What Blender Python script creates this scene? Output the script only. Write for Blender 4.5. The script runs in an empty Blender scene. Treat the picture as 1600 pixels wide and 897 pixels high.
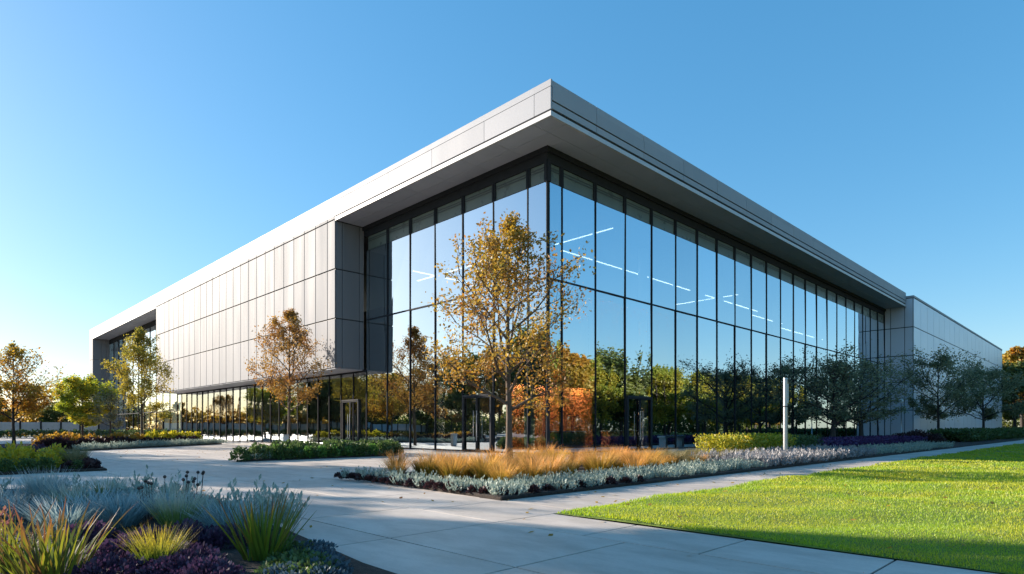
import bpy, math, random
import numpy as np
from mathutils import Vector

random.seed(7)
RNG = np.random.default_rng(7)
SC = bpy.context.scene
COL = SC.collection

# ------------------------------------------------------------------ camera
EYE = 1.3
A = math.radians(45.39)
CAM = (-21.41, -19.334)
cam = bpy.data.cameras.new('camera')
cam.lens = 36 * 952 / 1600
cam.sensor_width = 36
cam.sensor_fit = 'HORIZONTAL'
cam.shift_y = (668 - 448.5) / 1600
cam.clip_end = 3000
co = bpy.data.objects.new('camera', cam)
COL.objects.link(co)
co.location = (CAM[0], CAM[1], EYE)
co.rotation_euler = (math.pi / 2, 0, A - math.pi / 2)
SC.camera = co

# ------------------------------------------------------------------ light
SUN_EL = math.radians(17)
SH = Vector((-0.40, 0.917)).normalized()
SDIR = Vector((SH.x * math.cos(SUN_EL), SH.y * math.cos(SUN_EL), math.sin(SUN_EL)))
sl = bpy.data.lights.new('sun', 'SUN')
sl.energy = 4.2
sl.angle = math.radians(0.5)
sl.color = (1.0, 0.88, 0.75)
so = bpy.data.objects.new('sun', sl)
COL.objects.link(so)
so.rotation_euler = SDIR.to_track_quat('Z', 'Y').to_euler()
so.location = (-60, 80, 60)

w = bpy.data.worlds.new('World')
SC.world = w
w.use_nodes = True
nt = w.node_tree
nt.nodes.clear()
sky = nt.nodes.new('ShaderNodeTexSky')
sky.sky_type = 'NISHITA'
sky.sun_disc = False
sky.sun_elevation = SUN_EL
sky.sun_rotation = math.atan2(SH.x, SH.y)
sky.altitude = 200
sky.air_density = 1.1
sky.dust_density = 0.6
sky.ozone_density = 4.4
bg = nt.nodes.new('ShaderNodeBackground')
bg.inputs['Strength'].default_value = 0.15
wo = nt.nodes.new('ShaderNodeOutputWorld')
hs = nt.nodes.new('ShaderNodeHueSaturation')
hs.inputs['Saturation'].default_value = 1.54
hs.inputs['Hue'].default_value = 0.497
gm = nt.nodes.new('ShaderNodeGamma')
gm.inputs['Gamma'].default_value = 0.57
nt.links.new(sky.outputs[0], gm.inputs['Color'])
nt.links.new(gm.outputs[0], hs.inputs['Color'])
nt.links.new(hs.outputs[0], bg.inputs['Color'])
nt.links.new(bg.outputs[0], wo.inputs['Surface'])

SC.render.engine = 'CYCLES'
cy = SC.cycles
cy.use_denoising = True
cy.max_bounces = 10
cy.diffuse_bounces = 3
cy.glossy_bounces = 5
cy.transparent_max_bounces = 24
cy.caustics_reflective = False
cy.caustics_refractive = False
cy.sample_clamp_indirect = 6
vs = SC.view_settings
vs.view_transform = 'Standard'
vs.look = 'None'
vs.exposure = 1.48
vs.gamma = 1

# ------------------------------------------------------------------ materials
def new_mat(name):
    m = bpy.data.materials.new(name)
    m.use_nodes = True
    t = m.node_tree
    t.nodes.clear()
    out = t.nodes.new('ShaderNodeOutputMaterial')
    return m, t, out

def N(t, kind, **kw):
    n = t.nodes.new(kind)
    for k, v in kw.items():
        setattr(n, k, v)
    return n

def ramp(t, stops, fac=None, interp='LINEAR'):
    r = t.nodes.new('ShaderNodeValToRGB')
    cr = r.color_ramp
    cr.interpolation = interp
    while len(cr.elements) < len(stops):
        cr.elements.new(0.5)
    for e, (p, c) in zip(cr.elements, stops):
        e.position = p
        e.color = (c[0], c[1], c[2], 1)
    if fac is not None:
        t.links.new(fac, r.inputs[0])
    return r

def noise(t, scale, detail=4, rough=.55, coord='Object', stretch=None):
    tc = N(t, 'ShaderNodeTexCoord')
    n = N(t, 'ShaderNodeTexNoise')
    n.inputs['Scale'].default_value = scale
    n.inputs['Detail'].default_value = detail
    n.inputs['Roughness'].default_value = rough
    src = tc.outputs[coord]
    if stretch:
        mp = N(t, 'ShaderNodeMapping')
        mp.inputs['Scale'].default_value = stretch
        t.links.new(src, mp.inputs[0])
        src = mp.outputs[0]
    t.links.new(src, n.inputs['Vector'])
    return n

def mixc(t, a, b, fac, blend='MIX'):
    m = N(t, 'ShaderNodeMix', data_type='RGBA', blend_type=blend)
    for sock, v in ((m.inputs[6], a), (m.inputs[7], b)):
        if isinstance(v, tuple):
            sock.default_value = (v[0], v[1], v[2], 1)
        else:
            t.links.new(v, sock)
    if isinstance(fac, (int, float)):
        m.inputs[0].default_value = fac
    else:
        t.links.new(fac, m.inputs[0])
    return m.outputs[2]

def simple(name, col, rough=.5, metal=0, var=.12, scale=3, spec=.5, bump=0, bscale=40, stretch=None, island=0.0):
    m, t, out = new_mat(name)
    p = N(t, 'ShaderNodeBsdfPrincipled')
    n = noise(t, scale, 5, stretch=stretch)
    lo = tuple(max(0, c * (1 - var)) for c in col)
    hi = tuple(min(1, c * (1 + var)) for c in col)
    c = ramp(t, [(.3, lo), (.7, hi)], n.outputs[0]).outputs[0]
    if island:
        g = N(t, 'ShaderNodeNewGeometry')
        r = ramp(t, [(0, (1 - island,) * 3), (1, (1, 1, 1))], g.outputs['Random Per Island'])
        c = mixc(t, c, r.outputs[0], 1.0, 'MULTIPLY')
    t.links.new(c, p.inputs['Base Color'])
    p.inputs['Metallic'].default_value = metal
    rr = ramp(t, [(.25, (max(.02, rough - .06),) * 3), (.75, (min(1, rough + .06),) * 3)], n.outputs[0])
    t.links.new(rr.outputs[0], p.inputs['Roughness'])
    p.inputs['Specular IOR Level'].default_value = spec
    if bump:
        b = N(t, 'ShaderNodeBump')
        b.inputs['Strength'].default_value = bump
        b.inputs['Distance'].default_value = .02
        n2 = noise(t, bscale, 6, .65)
        t.links.new(n2.outputs[0], b.inputs['Height'])
        t.links.new(b.outputs[0], p.inputs['Normal'])
    t.links.new(p.outputs[0], out.inputs[0])
    return m

def emit(name, col, s):
    m, t, out = new_mat(name)
    e = N(t, 'ShaderNodeEmission')
    e.inputs[0].default_value = (*col, 1)
    e.inputs[1].default_value = s
    t.links.new(e.outputs[0], out.inputs[0])
    return m

def glass(name, tint, base, gain, refl=(.9, .95, 1)):
    m, t, out = new_mat(name)
    tr = N(t, 'ShaderNodeBsdfTransparent')
    tr.inputs[0].default_value = (*tint, 1)
    gl = N(t, 'ShaderNodeBsdfGlossy')
    gl.inputs['Color'].default_value = (*refl, 1)
    gl.inputs['Roughness'].default_value = 0
    lw = N(t, 'ShaderNodeFresnel')
    lw.inputs[0].default_value = 1.55
    mr = N(t, 'ShaderNodeMath', operation='MULTIPLY_ADD', use_clamp=True)
    oi = N(t, 'ShaderNodeObjectInfo')
    ma = N(t, 'ShaderNodeMath', operation='MULTIPLY_ADD')
    t.links.new(oi.outputs['Random'], ma.inputs[0])
    ma.inputs[1].default_value = .10
    ma.inputs[2].default_value = base - .05
    t.links.new(ma.outputs[0], mr.inputs[2])
    t.links.new(lw.outputs[0], mr.inputs[0])
    mr.inputs[1].default_value = gain
    mr.inputs[2].default_value = base
    b = N(t, 'ShaderNodeBump')
    b.inputs['Strength'].default_value = .11
    b.inputs['Distance'].default_value = .02
    n2 = noise(t, .55, 1)
    t.links.new(n2.outputs[0], b.inputs['Height'])
    t.links.new(b.outputs[0], gl.inputs['Normal'])
    mx = N(t, 'ShaderNodeMixShader')
    t.links.new(mr.outputs[0], mx.inputs[0])
    t.links.new(tr.outputs[0], mx.inputs[1])
    t.links.new(gl.outputs[0], mx.inputs[2])
    t.links.new(mx.outputs[0], out.inputs[0])
    return m

def leafmat(name, cols, trans=.45, clump=None, cscale=.9, grad=None, rough=.55, orand=None):
    """cols: per-leaf colour stops; clump: second set mixed in by a broad noise; grad: (tip colour, start, end) along the plant's height"""
    m, t, out = new_mat(name)
    g = N(t, 'ShaderNodeNewGeometry')
    k = len(cols)
    c = ramp(t, [(i / max(1, k - 1), q) for i, q in enumerate(cols)], g.outputs['Random Per Island']).outputs[0]
    if clump:
        k = len(clump)
        c2 = ramp(t, [(i / max(1, k - 1), q) for i, q in enumerate(clump)], g.outputs['Random Per Island']).outputs[0]
        nn = noise(t, cscale, 2)
        f = ramp(t, [(.42, (0, 0, 0)), (.58, (1, 1, 1))], nn.outputs[0])
        c = mixc(t, c, c2, f.outputs[0])
    if grad:
        tc = N(t, 'ShaderNodeTexCoord')
        sp = N(t, 'ShaderNodeSeparateXYZ')
        t.links.new(tc.outputs['Generated'], sp.inputs[0])
        f = ramp(t, [(grad[1], (0, 0, 0)), (grad[2], (1, 1, 1))], sp.outputs['Z'])
        c = mixc(t, c, grad[0], f.outputs[0])
    if orand:
        oi = N(t, 'ShaderNodeObjectInfo')
        q_ = ramp(t, [(i / (len(orand) - 1), z) for i, z in enumerate(orand)], oi.outputs['Random'])
        c = mixc(t, c, q_.outputs[0], 1, 'MULTIPLY')
    d = N(t, 'ShaderNodeBsdfDiffuse')
    tl = N(t, 'ShaderNodeBsdfTranslucent')
    gl = N(t, 'ShaderNodeBsdfGlossy')
    gl.inputs['Roughness'].default_value = rough
    gl.inputs['Color'].default_value = (1, 1, 1, 1)
    t.links.new(c, d.inputs[0])
    t.links.new(c, tl.inputs[0])
    mx = N(t, 'ShaderNodeMixShader')
    mx.inputs[0].default_value = trans
    t.links.new(d.outputs[0], mx.inputs[1])
    t.links.new(tl.outputs[0], mx.inputs[2])
    m2 = N(t, 'ShaderNodeMixShader')
    m2.inputs[0].default_value = .04
    t.links.new(mx.outputs[0], m2.inputs[1])
    t.links.new(gl.outputs[0], m2.inputs[2])
    t.links.new(m2.outputs[0], out.inputs[0])
    return m

M = {}
M['panel'] = simple('aluminium panel', (.235, .24, .255), .66, .06, .06, .9, spec=.12, stretch=(1, 1, .12), island=.13)
M['fascia'] = simple('fascia metal', (.335, .345, .37), .62, .14, .05, .8, spec=.15, stretch=(1, 1, .2), island=.09)
M['wingpanel'] = simple('wing panel metal', (.62, .66, .74), .42, .35, .03, .6, island=.06)
M['soffit'] = simple('soffit panel', (.44, .46, .53), .5, .1, .05, .8, island=.06)
M['joint'] = simple('dark joint', (.025, .025, .028), .6, 0, .1)
M['frame'] = simple('anodised frame', (.03, .032, .037), .8, 0, .1, spec=.08)
M['steel'] = simple('brushed steel', (.4, .41, .43), .36, .8, .05, 6, stretch=(20, 20, 1))
M['drip'] = simple('drip edge metal', (.45, .45, .46), .5, .1, .05)
M['doorframe'] = simple('grey door metal', (.045, .046, .05), .8, 0, .06, spec=.1)
M['white'] = simple('white paint', (.78, .78, .77), .5, 0, .03)
M['plaster'] = simple('interior plaster', (.62, .62, .60), .8, 0, .06)
M['ceil'] = simple('interior ceiling', (.55, .55, .54), .8, 0, .04)
M['darkwall'] = simple('interior dark wall', (.06, .06, .065), .7, 0, .2)
M['ifloor'] = simple('interior floor', (.26, .245, .23), .3, 0, .1)
M['orange'] = simple('copper feature wall', (.62, .17, .05), .45, 0, .18, .8)
M['wood'] = simple('timber veneer', (.36, .15, .055), .4, 0, .25, 2, stretch=(1, 1, 9))
M['spandrel'] = simple('spandrel panel', (.13, .15, .125), .3, 0, .12, 1.2, spec=.3)
M['spandrel_dark'] = simple('spandrel slat', (.05, .055, .05), .4, 0, .1)
M['lamp'] = emit('lamp diffuser', (1, .97, .92), 1.6)
M['washer'] = emit('warm spot lamp', (1, .75, .5), 170)
M['glass'] = glass('coated glass', (.44, .55, .60), .56, 1.0, (.82, .93, 1))
M['glass_low'] = glass('clear glass', (.62, .74, .72), .26, 1.1, (.9, .97, 1))
M['bark'] = simple('grey bark', (.12, .085, .06), .9, 0, .4, 9, bump=.5, bscale=30, stretch=(3, 3, .6))
M['bark_dark'] = simple('dark bark', (.055, .045, .04), .9, 0, .35, 9, bump=.5, bscale=30, stretch=(3, 3, .6))
M['soil'] = simple('dark mulch', (.035, .024, .018), 1, 0, .6, 14, bump=1, bscale=28)
M['fence_panel'] = simple('pale screen', (.42, .47, .5), .35, 0, .1)
M['far'] = simple('far ground', (.10, .12, .045), 1, 0, .3, .2)
M['asphalt'] = simple('asphalt', (.05, .05, .052), .9, 0, .2, 5)

def concrete(name, col, island=.10):
    m, t, out = new_mat(name)
    p = N(t, 'ShaderNodeBsdfPrincipled')
    n1 = noise(t, .35, 5, .6)
    n2 = noise(t, 30, 4, .7)
    n3 = noise(t, 2.2, 6, .7, stretch=(1, .35, 1))
    c = ramp(t, [(.3, tuple(x * .86 for x in col)), (.7, tuple(x * 1.08 for x in col))], n1.outputs[0]).outputs[0]
    c = mixc(t, c, ramp(t, [(.32, (.74, .73, .71)), (.6, (1, 1, 1))], n3.outputs[0]).outputs[0], 1, 'MULTIPLY')
    c = mixc(t, c, ramp(t, [(.3, (.90, .90, .90)), (.7, (1, 1, 1))], n2.outputs[0]).outputs[0], 1, 'MULTIPLY')
    g = N(t, 'ShaderNodeNewGeometry')
    c = mixc(t, c, ramp(t, [(0, (1 - island,) * 3), (1, (1, 1, 1))], g.outputs['Random Per Island']).outputs[0], 1, 'MULTIPLY')
    # small dark spots of chewing gum and grit
    v = N(t, 'ShaderNodeTexVoronoi')
    v.inputs['Scale'].default_value = 1.3
    tc = N(t, 'ShaderNodeTexCoord')
    t.links.new(tc.outputs['Object'], v.inputs['Vector'])
    c = mixc(t, c, ramp(t, [(.012, (.55, .53, .5)), (.03, (1, 1, 1))], v.outputs['Distance']).outputs[0], 1, 'MULTIPLY')
    t.links.new(c, p.inputs['Base Color'])
    p.inputs['Roughness'].default_value = .62
    p.inputs['Specular IOR Level'].default_value = .35
    b = N(t, 'ShaderNodeBump')
    b.inputs['Strength'].default_value = .25
    b.inputs['Distance'].default_value = .006
    t.links.new(n2.outputs[0], b.inputs['Height'])
    t.links.new(b.outputs[0], p.inputs['Normal'])
    t.links.new(p.outputs[0], out.inputs[0])
    return m
M['paving'] = concrete('broom finished concrete', (.64, .555, .48))
M['grassbase'] = simple('lawn thatch', (.14, .19, .02), 1, 0, .35, 1.1, bump=1, bscale=16)

# ------------------------------------------------------------------ mesh collector
class MB:
    def __init__(s):
        s.v = []
        s.f = []
    def quad(s, a, b, c, d):
        i = len(s.v)
        s.v += [a, b, c, d]
        s.f.append((i, i + 1, i + 2, i + 3))
    def box(s, x0, x1, y0, y1, z0, z1):
        i = len(s.v)
        s.v += [(x0, y0, z0), (x1, y0, z0), (x1, y1, z0), (x0, y1, z0), (x0, y0, z1), (x1, y0, z1), (x1, y1, z1), (x0, y1, z1)]
        s.f += [(i, i + 3, i + 2, i + 1), (i + 4, i + 5, i + 6, i + 7), (i, i + 1, i + 5, i + 4), (i + 1, i + 2, i + 6, i + 5), (i + 2, i + 3, i + 7, i + 6), (i + 3, i, i + 4, i + 7)]
        return s
    def tube(s, pts, rads, n=8, cap=True):
        i0 = len(s.v)
        pts = [Vector(p) for p in pts]
        ref = Vector((0.3, 0.9, 0.1)).normalized()
        for k, p in enumerate(pts):
            d = (pts[min(k + 1, len(pts) - 1)] - pts[max(k - 1, 0)])
            d = d.normalized() if d.length > 1e-9 else Vector((0, 0, 1))
            u = d.cross(ref)
            if u.length < 1e-3:
                u = d.cross(Vector((1, 0, 0)))
            u.normalize()
            q = d.cross(u)
            for j in range(n):
                th = 2 * math.pi * j / n
                s.v.append(tuple(p + (u * math.cos(th) + q * math.sin(th)) * rads[k]))
        for k in range(len(pts) - 1):
            for j in range(n):
                a = i0 + k * n + j
                b = i0 + k * n + (j + 1) % n
                s.f.append((a, b, b + n, a + n))
        if cap:
            s.f.append(tuple(i0 + j for j in range(n)))
            e = i0 + (len(pts) - 1) * n
            s.f.append(tuple(e + j for j in reversed(range(n))))
        return s
    def prism(s, poly, z0, z1):
        i = len(s.v)
        n = len(poly)
        s.v += [(x, y, z0) for x, y in poly] + [(x, y, z1) for x, y in poly]
        s.f.append(tuple(i + n + k for k in range(n)))
        for k in range(n):
            s.f.append((i + k, i + (k + 1) % n, i + n + (k + 1) % n, i + n + k))
        return s
    def build(s, name, mat, parent=None, bevel=0, smooth=False):
        me = bpy.data.meshes.new(name)
        me.from_pydata(s.v, [], s.f)
        me.materials.append(mat)
        return link(name, me, parent, bevel, smooth)

def link(name, me, parent=None, bevel=0, smooth=False):
    o = bpy.data.objects.new(name, me)
    COL.objects.link(o)
    if parent:
        o.parent = parent
    if smooth:
        me.polygons.foreach_set('use_smooth', [True] * len(me.polygons))
    if bevel:
        b = o.modifiers.new('bevel', 'BEVEL')
        b.width = bevel
        b.segments = 2
        b.limit_method = 'ANGLE'
    return o

def npmesh(name, verts, nper, mat, faces=None, smooth=False):
    """verts (n,3); every nper consecutive verts form a face unless faces (m,4) is given"""
    me = bpy.data.meshes.new(name)
    me.vertices.add(len(verts))
    me.vertices.foreach_set('co', np.ascontiguousarray(verts, dtype=np.float32).ravel())
    if faces is None:
        k = len(verts) // nper
        idx = np.arange(k * nper)
    else:
        k, nper = faces.shape
        idx = faces.ravel()
    me.loops.add(k * nper)
    me.loops.foreach_set('vertex_index', idx.astype(np.int32))
    me.polygons.add(k)
    me.polygons.foreach_set('loop_start', (np.arange(k) * nper).astype(np.int32))
    me.polygons.foreach_set('loop_total', np.full(k, nper, dtype=np.int32))
    if smooth:
        me.polygons.foreach_set('use_smooth', np.ones(k, dtype=bool))
    me.update(calc_edges=True)
    me.validate()
    me.materials.append(mat)
    return me

def tag(o, label=None, cat=None, group=None, kind=None):
    for k, v in (('label', label), ('category', cat), ('group', group), ('kind', kind)):
        if v:
            o[k] = v
    return o

def empty(name, loc, rz=0):
    o = bpy.data.objects.new(name, None)
    COL.objects.link(o)
    o.location = loc
    o.rotation_euler = (0, 0, rz)
    o.empty_display_size = .3
    return o

def copy_tree(o, parent=None):
    c = o.copy()
    COL.objects.link(c)
    if parent:
        c.parent = parent
    for ch in o.children:
        copy_tree(ch, c)
    return c

def structure(o):
    o['kind'] = 'structure'
    return o

# ------------------------------------------------------------------ ground
structure(MB().prism([(-900, -900), (1200, -900), (1200, 1200), (-900, 1200)], -2, -.06).build('ground', M['far']))

def slabs(x0, x1, y0, y1, sx, sy, ox, oy, skip=None):
    m = MB()
    g = .012
    xs = [ox + sx * k for k in range(int(math.floor((x0 - ox) / sx)), int(math.ceil((x1 - ox) / sx)) + 1)]
    ys = [oy + sy * k for k in range(int(math.floor((y0 - oy) / sy)), int(math.ceil((y1 - oy) / sy)) + 1)]
    for i in range(len(xs) - 1):
        for j in range(len(ys) - 1):
            a, b, c, d = max(xs[i], x0), min(xs[i + 1], x1), max(ys[j], y0), min(ys[j + 1], y1)
            if b - a > .05 and d - c > .05:
                m.box(a + g, b - g, c + g, d - g, -.055, 0)
    return m
pv = slabs(-60, -15.655, -60, 90, 1.75, 2.1, -15.655, -13.22)
p2 = slabs(-15.655, -14.52, -60, -13.22, 1.135, 1.5, -15.655, -13.22)
p3 = slabs(-15.655, 150, -13.22, -11.5, 1.75, 1.72, -15.655, -13.22)
p4 = slabs(-15.655, 0, -11.5, 95, 1.75, 2.1, -15.655, -11.5)
p5 = slabs(0, 58, -11.5, 0, 1.75, 2.1, -15.655, -11.5)
for q in (p2, p3, p4, p5):
    o_ = len(pv.v)
    pv.v += q.v
    pv.f += [tuple(i + o_ for i in f) for f in q.f]
structure(pv.build('plaza_paving', M['paving'], bevel=.003))
structure(MB().prism([(-60.5, -60.5), (-14.5, -60.5), (-14.5, -13.2), (150, -13.2), (150, -11.5), (60, -11.5), (60, 0), (0, 0), (0, 95), (-60.5, 95)], -.058, -.012).build('paving_joint', M['joint']))

# lawn: a gently uneven sheet with blades on it
def lawn_z(x, y):
    return .045 + .030 * np.sin(x * 1.3 + 1.1 * np.sin(y * .8)) * np.cos(y * 1.7 + .6 * np.sin(x)) + .010 * np.sin(3.1 * x + 2.3 * y) + .012 * np.sin(.45 * x - .3 * y)
lx = np.concatenate([np.arange(-14.5, 12, .22), np.arange(12, 150, 1.5)])
ly = np.concatenate([np.arange(-13.24, -30, -.22), np.arange(-30, -80, -1.5)])
gx, gy = np.meshgrid(lx, ly, indexing='ij')
gz = lawn_z(gx, gy)
edge = np.minimum(np.clip((gx + 14.5) / .25, 0, 1), np.clip((-13.24 - gy) / .25, 0, 1))
gz = gz * (.25 + .75 * edge)
nx, ny = gx.shape
ii = np.arange(nx * ny).reshape(nx, ny)
fc = np.stack([ii[:-1, :-1], ii[:-1, 1:], ii[1:, 1:], ii[1:, :-1]], -1).reshape(-1, 4)
structure(link('lawn', npmesh('lawn', np.stack([gx, gy, gz], -1).reshape(-1, 3), 4, M['grassbase'], fc, True)))
M['blade'] = leafmat('grass blade', [(0.253, 0.378, 0.00909), (0.481, 0.538, 0.0137), (0.682, 0.636, 0.019), (0.353, 0.458, 0.0113), (0.704, 0.617, 0.0378)], .55, [(0.225, 0.398, 0.00909), (0.353, 0.516, 0.0113), (0.504, 0.577, 0.0152)], .5)
n = 480000
u = RNG.random(n)
dist = 5.5 * (60 / 5.5) ** (u ** 1.1)
ang = A - np.radians(RNG.uniform(-5, 52, n))
bx = CAM[0] + dist * np.cos(ang)
by = CAM[1] + dist * np.sin(ang)
k = (bx > -14.48) & (by < -13.26) & (by > -60)
bx, by, dist = bx[k], by[k], dist[k]
n = len(bx)
bz = lawn_z(bx, by) - .015
hh = RNG.uniform(.022, .048, n) * np.clip(dist / 11, 1, 1.6)
ww = RNG.uniform(.003, .006, n) * np.clip(dist / 7, 1, 6)
th = RNG.uniform(0, 2 * np.pi, n)
ln = RNG.uniform(0, .7, n) * hh
ph = RNG.uniform(0, 2 * np.pi, n)
P = np.zeros((n, 3, 3))
P[:, 0] = np.stack([bx - np.cos(th) * ww, by - np.sin(th) * ww, bz], -1)
P[:, 1] = np.stack([bx + np.cos(th) * ww, by + np.sin(th) * ww, bz], -1)
P[:, 2] = np.stack([bx + np.cos(ph) * ln, by + np.sin(ph) * ln, bz + hh], -1)
tag(link('lawn_grass', npmesh('lawn_grass', P.reshape(-1, 3), 3, M['blade'])), 'short bright green mown grass blades covering the lawn', 'grass', kind='stuff')

def fallen(name, n, cx, cy, sx, sy, mat, label):
    q = np.random.default_rng(n)
    c = np.stack([cx + q.normal(0, sx, n), cy + q.normal(0, sy, n)], -1)
    onl = (c[:, 0] > -14.5) & (c[:, 1] < -13.25)
    z = np.where(onl, lawn_z(c[:, 0], c[:, 1]) + .05, .012)
    a = q.uniform(0, 6.28, n)
    L = q.uniform(.03, .065, n)
    d = np.stack([np.cos(a) * L, np.sin(a) * L, q.uniform(-.008, .02, n)], -1)
    e = np.stack([-np.sin(a) * L * .5, np.cos(a) * L * .5, q.uniform(-.006, .015, n)], -1)
    p = np.concatenate([c, z[:, None]], 1)
    k = ((c[:, 0] < -.3) | (c[:, 1] < -.3)) & ~((c[:, 0] > -14) & (c[:, 1] < -5) & (c[:, 1] > -11.5))
    V = np.stack([p - d, p + e, p + d, p - e], 1)[k].reshape(-1, 3)
    tag(link(name, npmesh(name, V, 4, mat)), label, 'fallen leaves', kind='stuff')

def bed(poly, h=.07):
    return structure(MB().prism(poly, -.05, h).build('planting_bed', M['soil'], bevel=.03))
BED_A = [(-13.95, -11.5), (60, -11.5), (60, -5.0), (10, -5.6), (-6, -5.0), (-13.4, -5.3)]
BED_B = [(-12.7, 4.3), (-5.5, 4.4), (-3.4, 6.8), (-4.2, 8.0), (-9.2, 7.6)]
BED_C = [(-14.9, 20.8), (-4.2, 30.2), (-4.4, 34), (-14, 40), (-30, 40), (-26, 24)]
BED_D = [(-17.2, 2.3), (-16.9, 6), (-19, 12), (-34, 12), (-34, 3), (-20, 2.3)]
BED_E = [(-18.55, -17.5), (-18.45, -14.4), (-18.0, -11), (-17.5, -7.4), (-18.3, -4.8), (-20.3, -3.3), (-30, -3), (-30, -17.5)]
for p_ in (BED_A, BED_B, BED_C, BED_D, BED_E):
    bed(p_)

# ------------------------------------------------------------------ the building
OV = 2.12
ZS, ZT = 14.55, 16.08           # soffit, roof top
XW, YW, WX1, ZW = 56.4, -2.8, 122.0, 15.7    # wing
YB0, YB1, YE = 16.3, 56.2, 91.5  # box, end of the building
ZB = 5.1
bld = empty('office_building', (0, 0, 0))
tag(bld, 'long two storey glass and aluminium office building with a deep overhanging flat roof', 'building')

MB().box(-OV + .1, XW - .02, -OV + .1, 0.6, ZT - .5, ZT - .03).box(-OV + .1, 60, .6, YE - .05, ZT - .5, ZT - .03).build('roof', M['fascia'], bld)

# fascia facing the plaza (plane x = -OV) and facing the lawn (plane y = -OV)
fl = MB()
g = .012
ys = [-OV, -1.15]
y = 2.1
while y < YE:
    ys.append(y)
    y += 4.07
ys[-1] = YE
for a, b in zip(ys[:-1], ys[1:]):
    fl.box(-OV, -OV + .09, a + g, b - g, 14.82, 15.765)
    fl.box(-OV, -OV + .10, a + .001, b - .001, 15.79, ZT)
fl.build('fascia', M['fascia'], bld)
fr = MB()
xs = [-OV + .101]
x = 1.05
while x < XW - 2:
    xs.append(x)
    x += 3.9
xs.append(XW - .05)
for a, b in zip(xs[:-1], xs[1:]):
    fr.box(a + g, b - g, -OV + .03, -OV + .11, 15.79, ZT - .01)
    fr.box(a + g, b - g, -OV, -OV + .09, 15.22, 15.765)
    fr.box(a + g, b - g, -OV + .02, -OV + .1, 14.87, 15.16)
fr.build('fascia', M['fascia'], bld)
MB().box(-OV + .101, -OV + .2, -OV + .1, YE, 14.6, ZT - .1).box(-OV + .2, XW - .05, -OV + .111, -OV + .2, 14.6, ZT - .1).build('fascia_backing', M['joint'], bld)
tr = MB()
tr.box(-OV - .012, -OV + .12, -OV - .012, YB0 - .02, ZS - .03, 14.73)
tr.box(-OV + .121, XW - .05, -OV - .012, -OV + .14, ZS - .03, 14.72)
MB().box(-OV - .012, -OV + .12, YB1 + .02, YE, ZS - .03, 14.73).build('drip_edge', M['drip'], bld)
tr.build('drip_edge', M['drip'], bld)

# soffit panels, two rows wide
sf = MB()
def soff(x0, x1, y0, y1):
    sf.box(x0 + .008, x1 - .008, y0 + .008, y1 - .008, ZS, ZS + .05)
rows = [-OV + .145, -1.0, .12]
for a, b in zip(rows[:-1], rows[1:]):
    yy = -1.0
    while yy < YB0:
        soff(a, b, yy, min(yy + 2.46, YB0))
        yy += 2.46
for a, b in zip(rows[:-1], rows[1:]):
    xx = -1.0 if a < -1.5 else .12
    if a < -1.5:
        soff(-OV + .145, -1.0, a, b)
    while xx < XW:
        soff(xx, min(xx + 2.635, XW - .05), a, b)
        xx += 2.635
sf.build('soffit', M['soffit'], bld)
sf = MB()
for a, b in zip(rows[:-1], rows[1:]):
    yy = YB1
    while yy < YE:
        soff(a, b, yy, min(yy + 2.76, YE))
        yy += 2.76
sf.build('soffit', M['soffit'], bld)
MB().box(-OV + .2, .4, -OV + .2, YE - .1, ZS + .06, ZS + .1).box(.4, XW - .05, -OV + .2, .4, ZS + .06, ZS + .1).build('soffit_backing', M['joint'], bld)

# cladding of the long box over the plaza (plane x = -OV), its end facing the viewer and its underside
def clad(name, boxes, mat, parent=bld):
    m = MB()
    for bx_ in boxes:
        m.box(*bx_)
    return m.build(name, mat, parent, bevel=.006)
zr = [5.1, 8.29, 11.45, 14.62]
cl = []
ys = [YB0 + .012, 17.32]
while ys[-1] < YB1 - 1.7:
    ys.append(ys[-1] + 1.628)
ys.append(YB1)
for a, b in zip(ys[:-1], ys[1:]):
    for c, d in zip(zr[:-1], zr[1:]):
        j = random.uniform(0, .004)
        cl.append((-OV - .002 - j, -OV + .06, a + .035, b - .035, c + .042, d - .042))
    cl.append((-OV - .002, -OV + .06, a + .03, b - .03, 14.655, 14.81))
clad('wall_cladding', cl, M['panel'])
cl = []
cx = [-OV + .07, -1.62, -.38, -.03]
for a, b in zip(cx[:-1], cx[1:]):
    for c, d in zip(zr[:-1], zr[1:]):
        cl.append((a + .02, b - .02, YB0, YB0 + .06, c + .036, min(d, ZS - .02) - .036))
clad('wall_cladding', cl, M['panel'])
cl = [(-OV + .07, -.1, a + g, a + 3.2 - g, ZB - .03, ZB + .03) for a in np.arange(YB0 + .07, YB1 - 3, 3.28)]
clad('underside_panel', cl, M['soffit'])
cl = [(a + .01, b - .01, YB1 - .06, YB1, c + .018, min(d, ZS - .02) - .018) for a, b in zip(cx[:-1], cx[1:]) for c, d in zip(zr[:-1], zr[1:])]
clad('wall_cladding', cl, M['panel'])
MB().box(-OV + .062, -.02, YB0 + .062, YB1 - .062, ZB + .032, ZS + .3).build('wall_backing', M['joint'], bld)
# end fin
cl = []
for c, d in zip([0, 3.0, 5.1, 8.29, 11.45], [3.0, 5.1, 8.29, 11.45, ZS]):
    for a, b in ((-OV + .06, -1.0), (-1.0, -.4), (-.4, .05)):
        cl.append((a + .01, b - .01, 89.2, 89.3, c + .018, d - .018))
    cl.append((-OV, -OV + .06, 89.22, YE, c + .018, d - .018))
clad('end_wall', cl, M['panel'])
MB().box(-OV + .07, .05, 89.31, YE - .02, 0, ZS - .01).build('wall_backing', M['joint'], bld)

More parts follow.
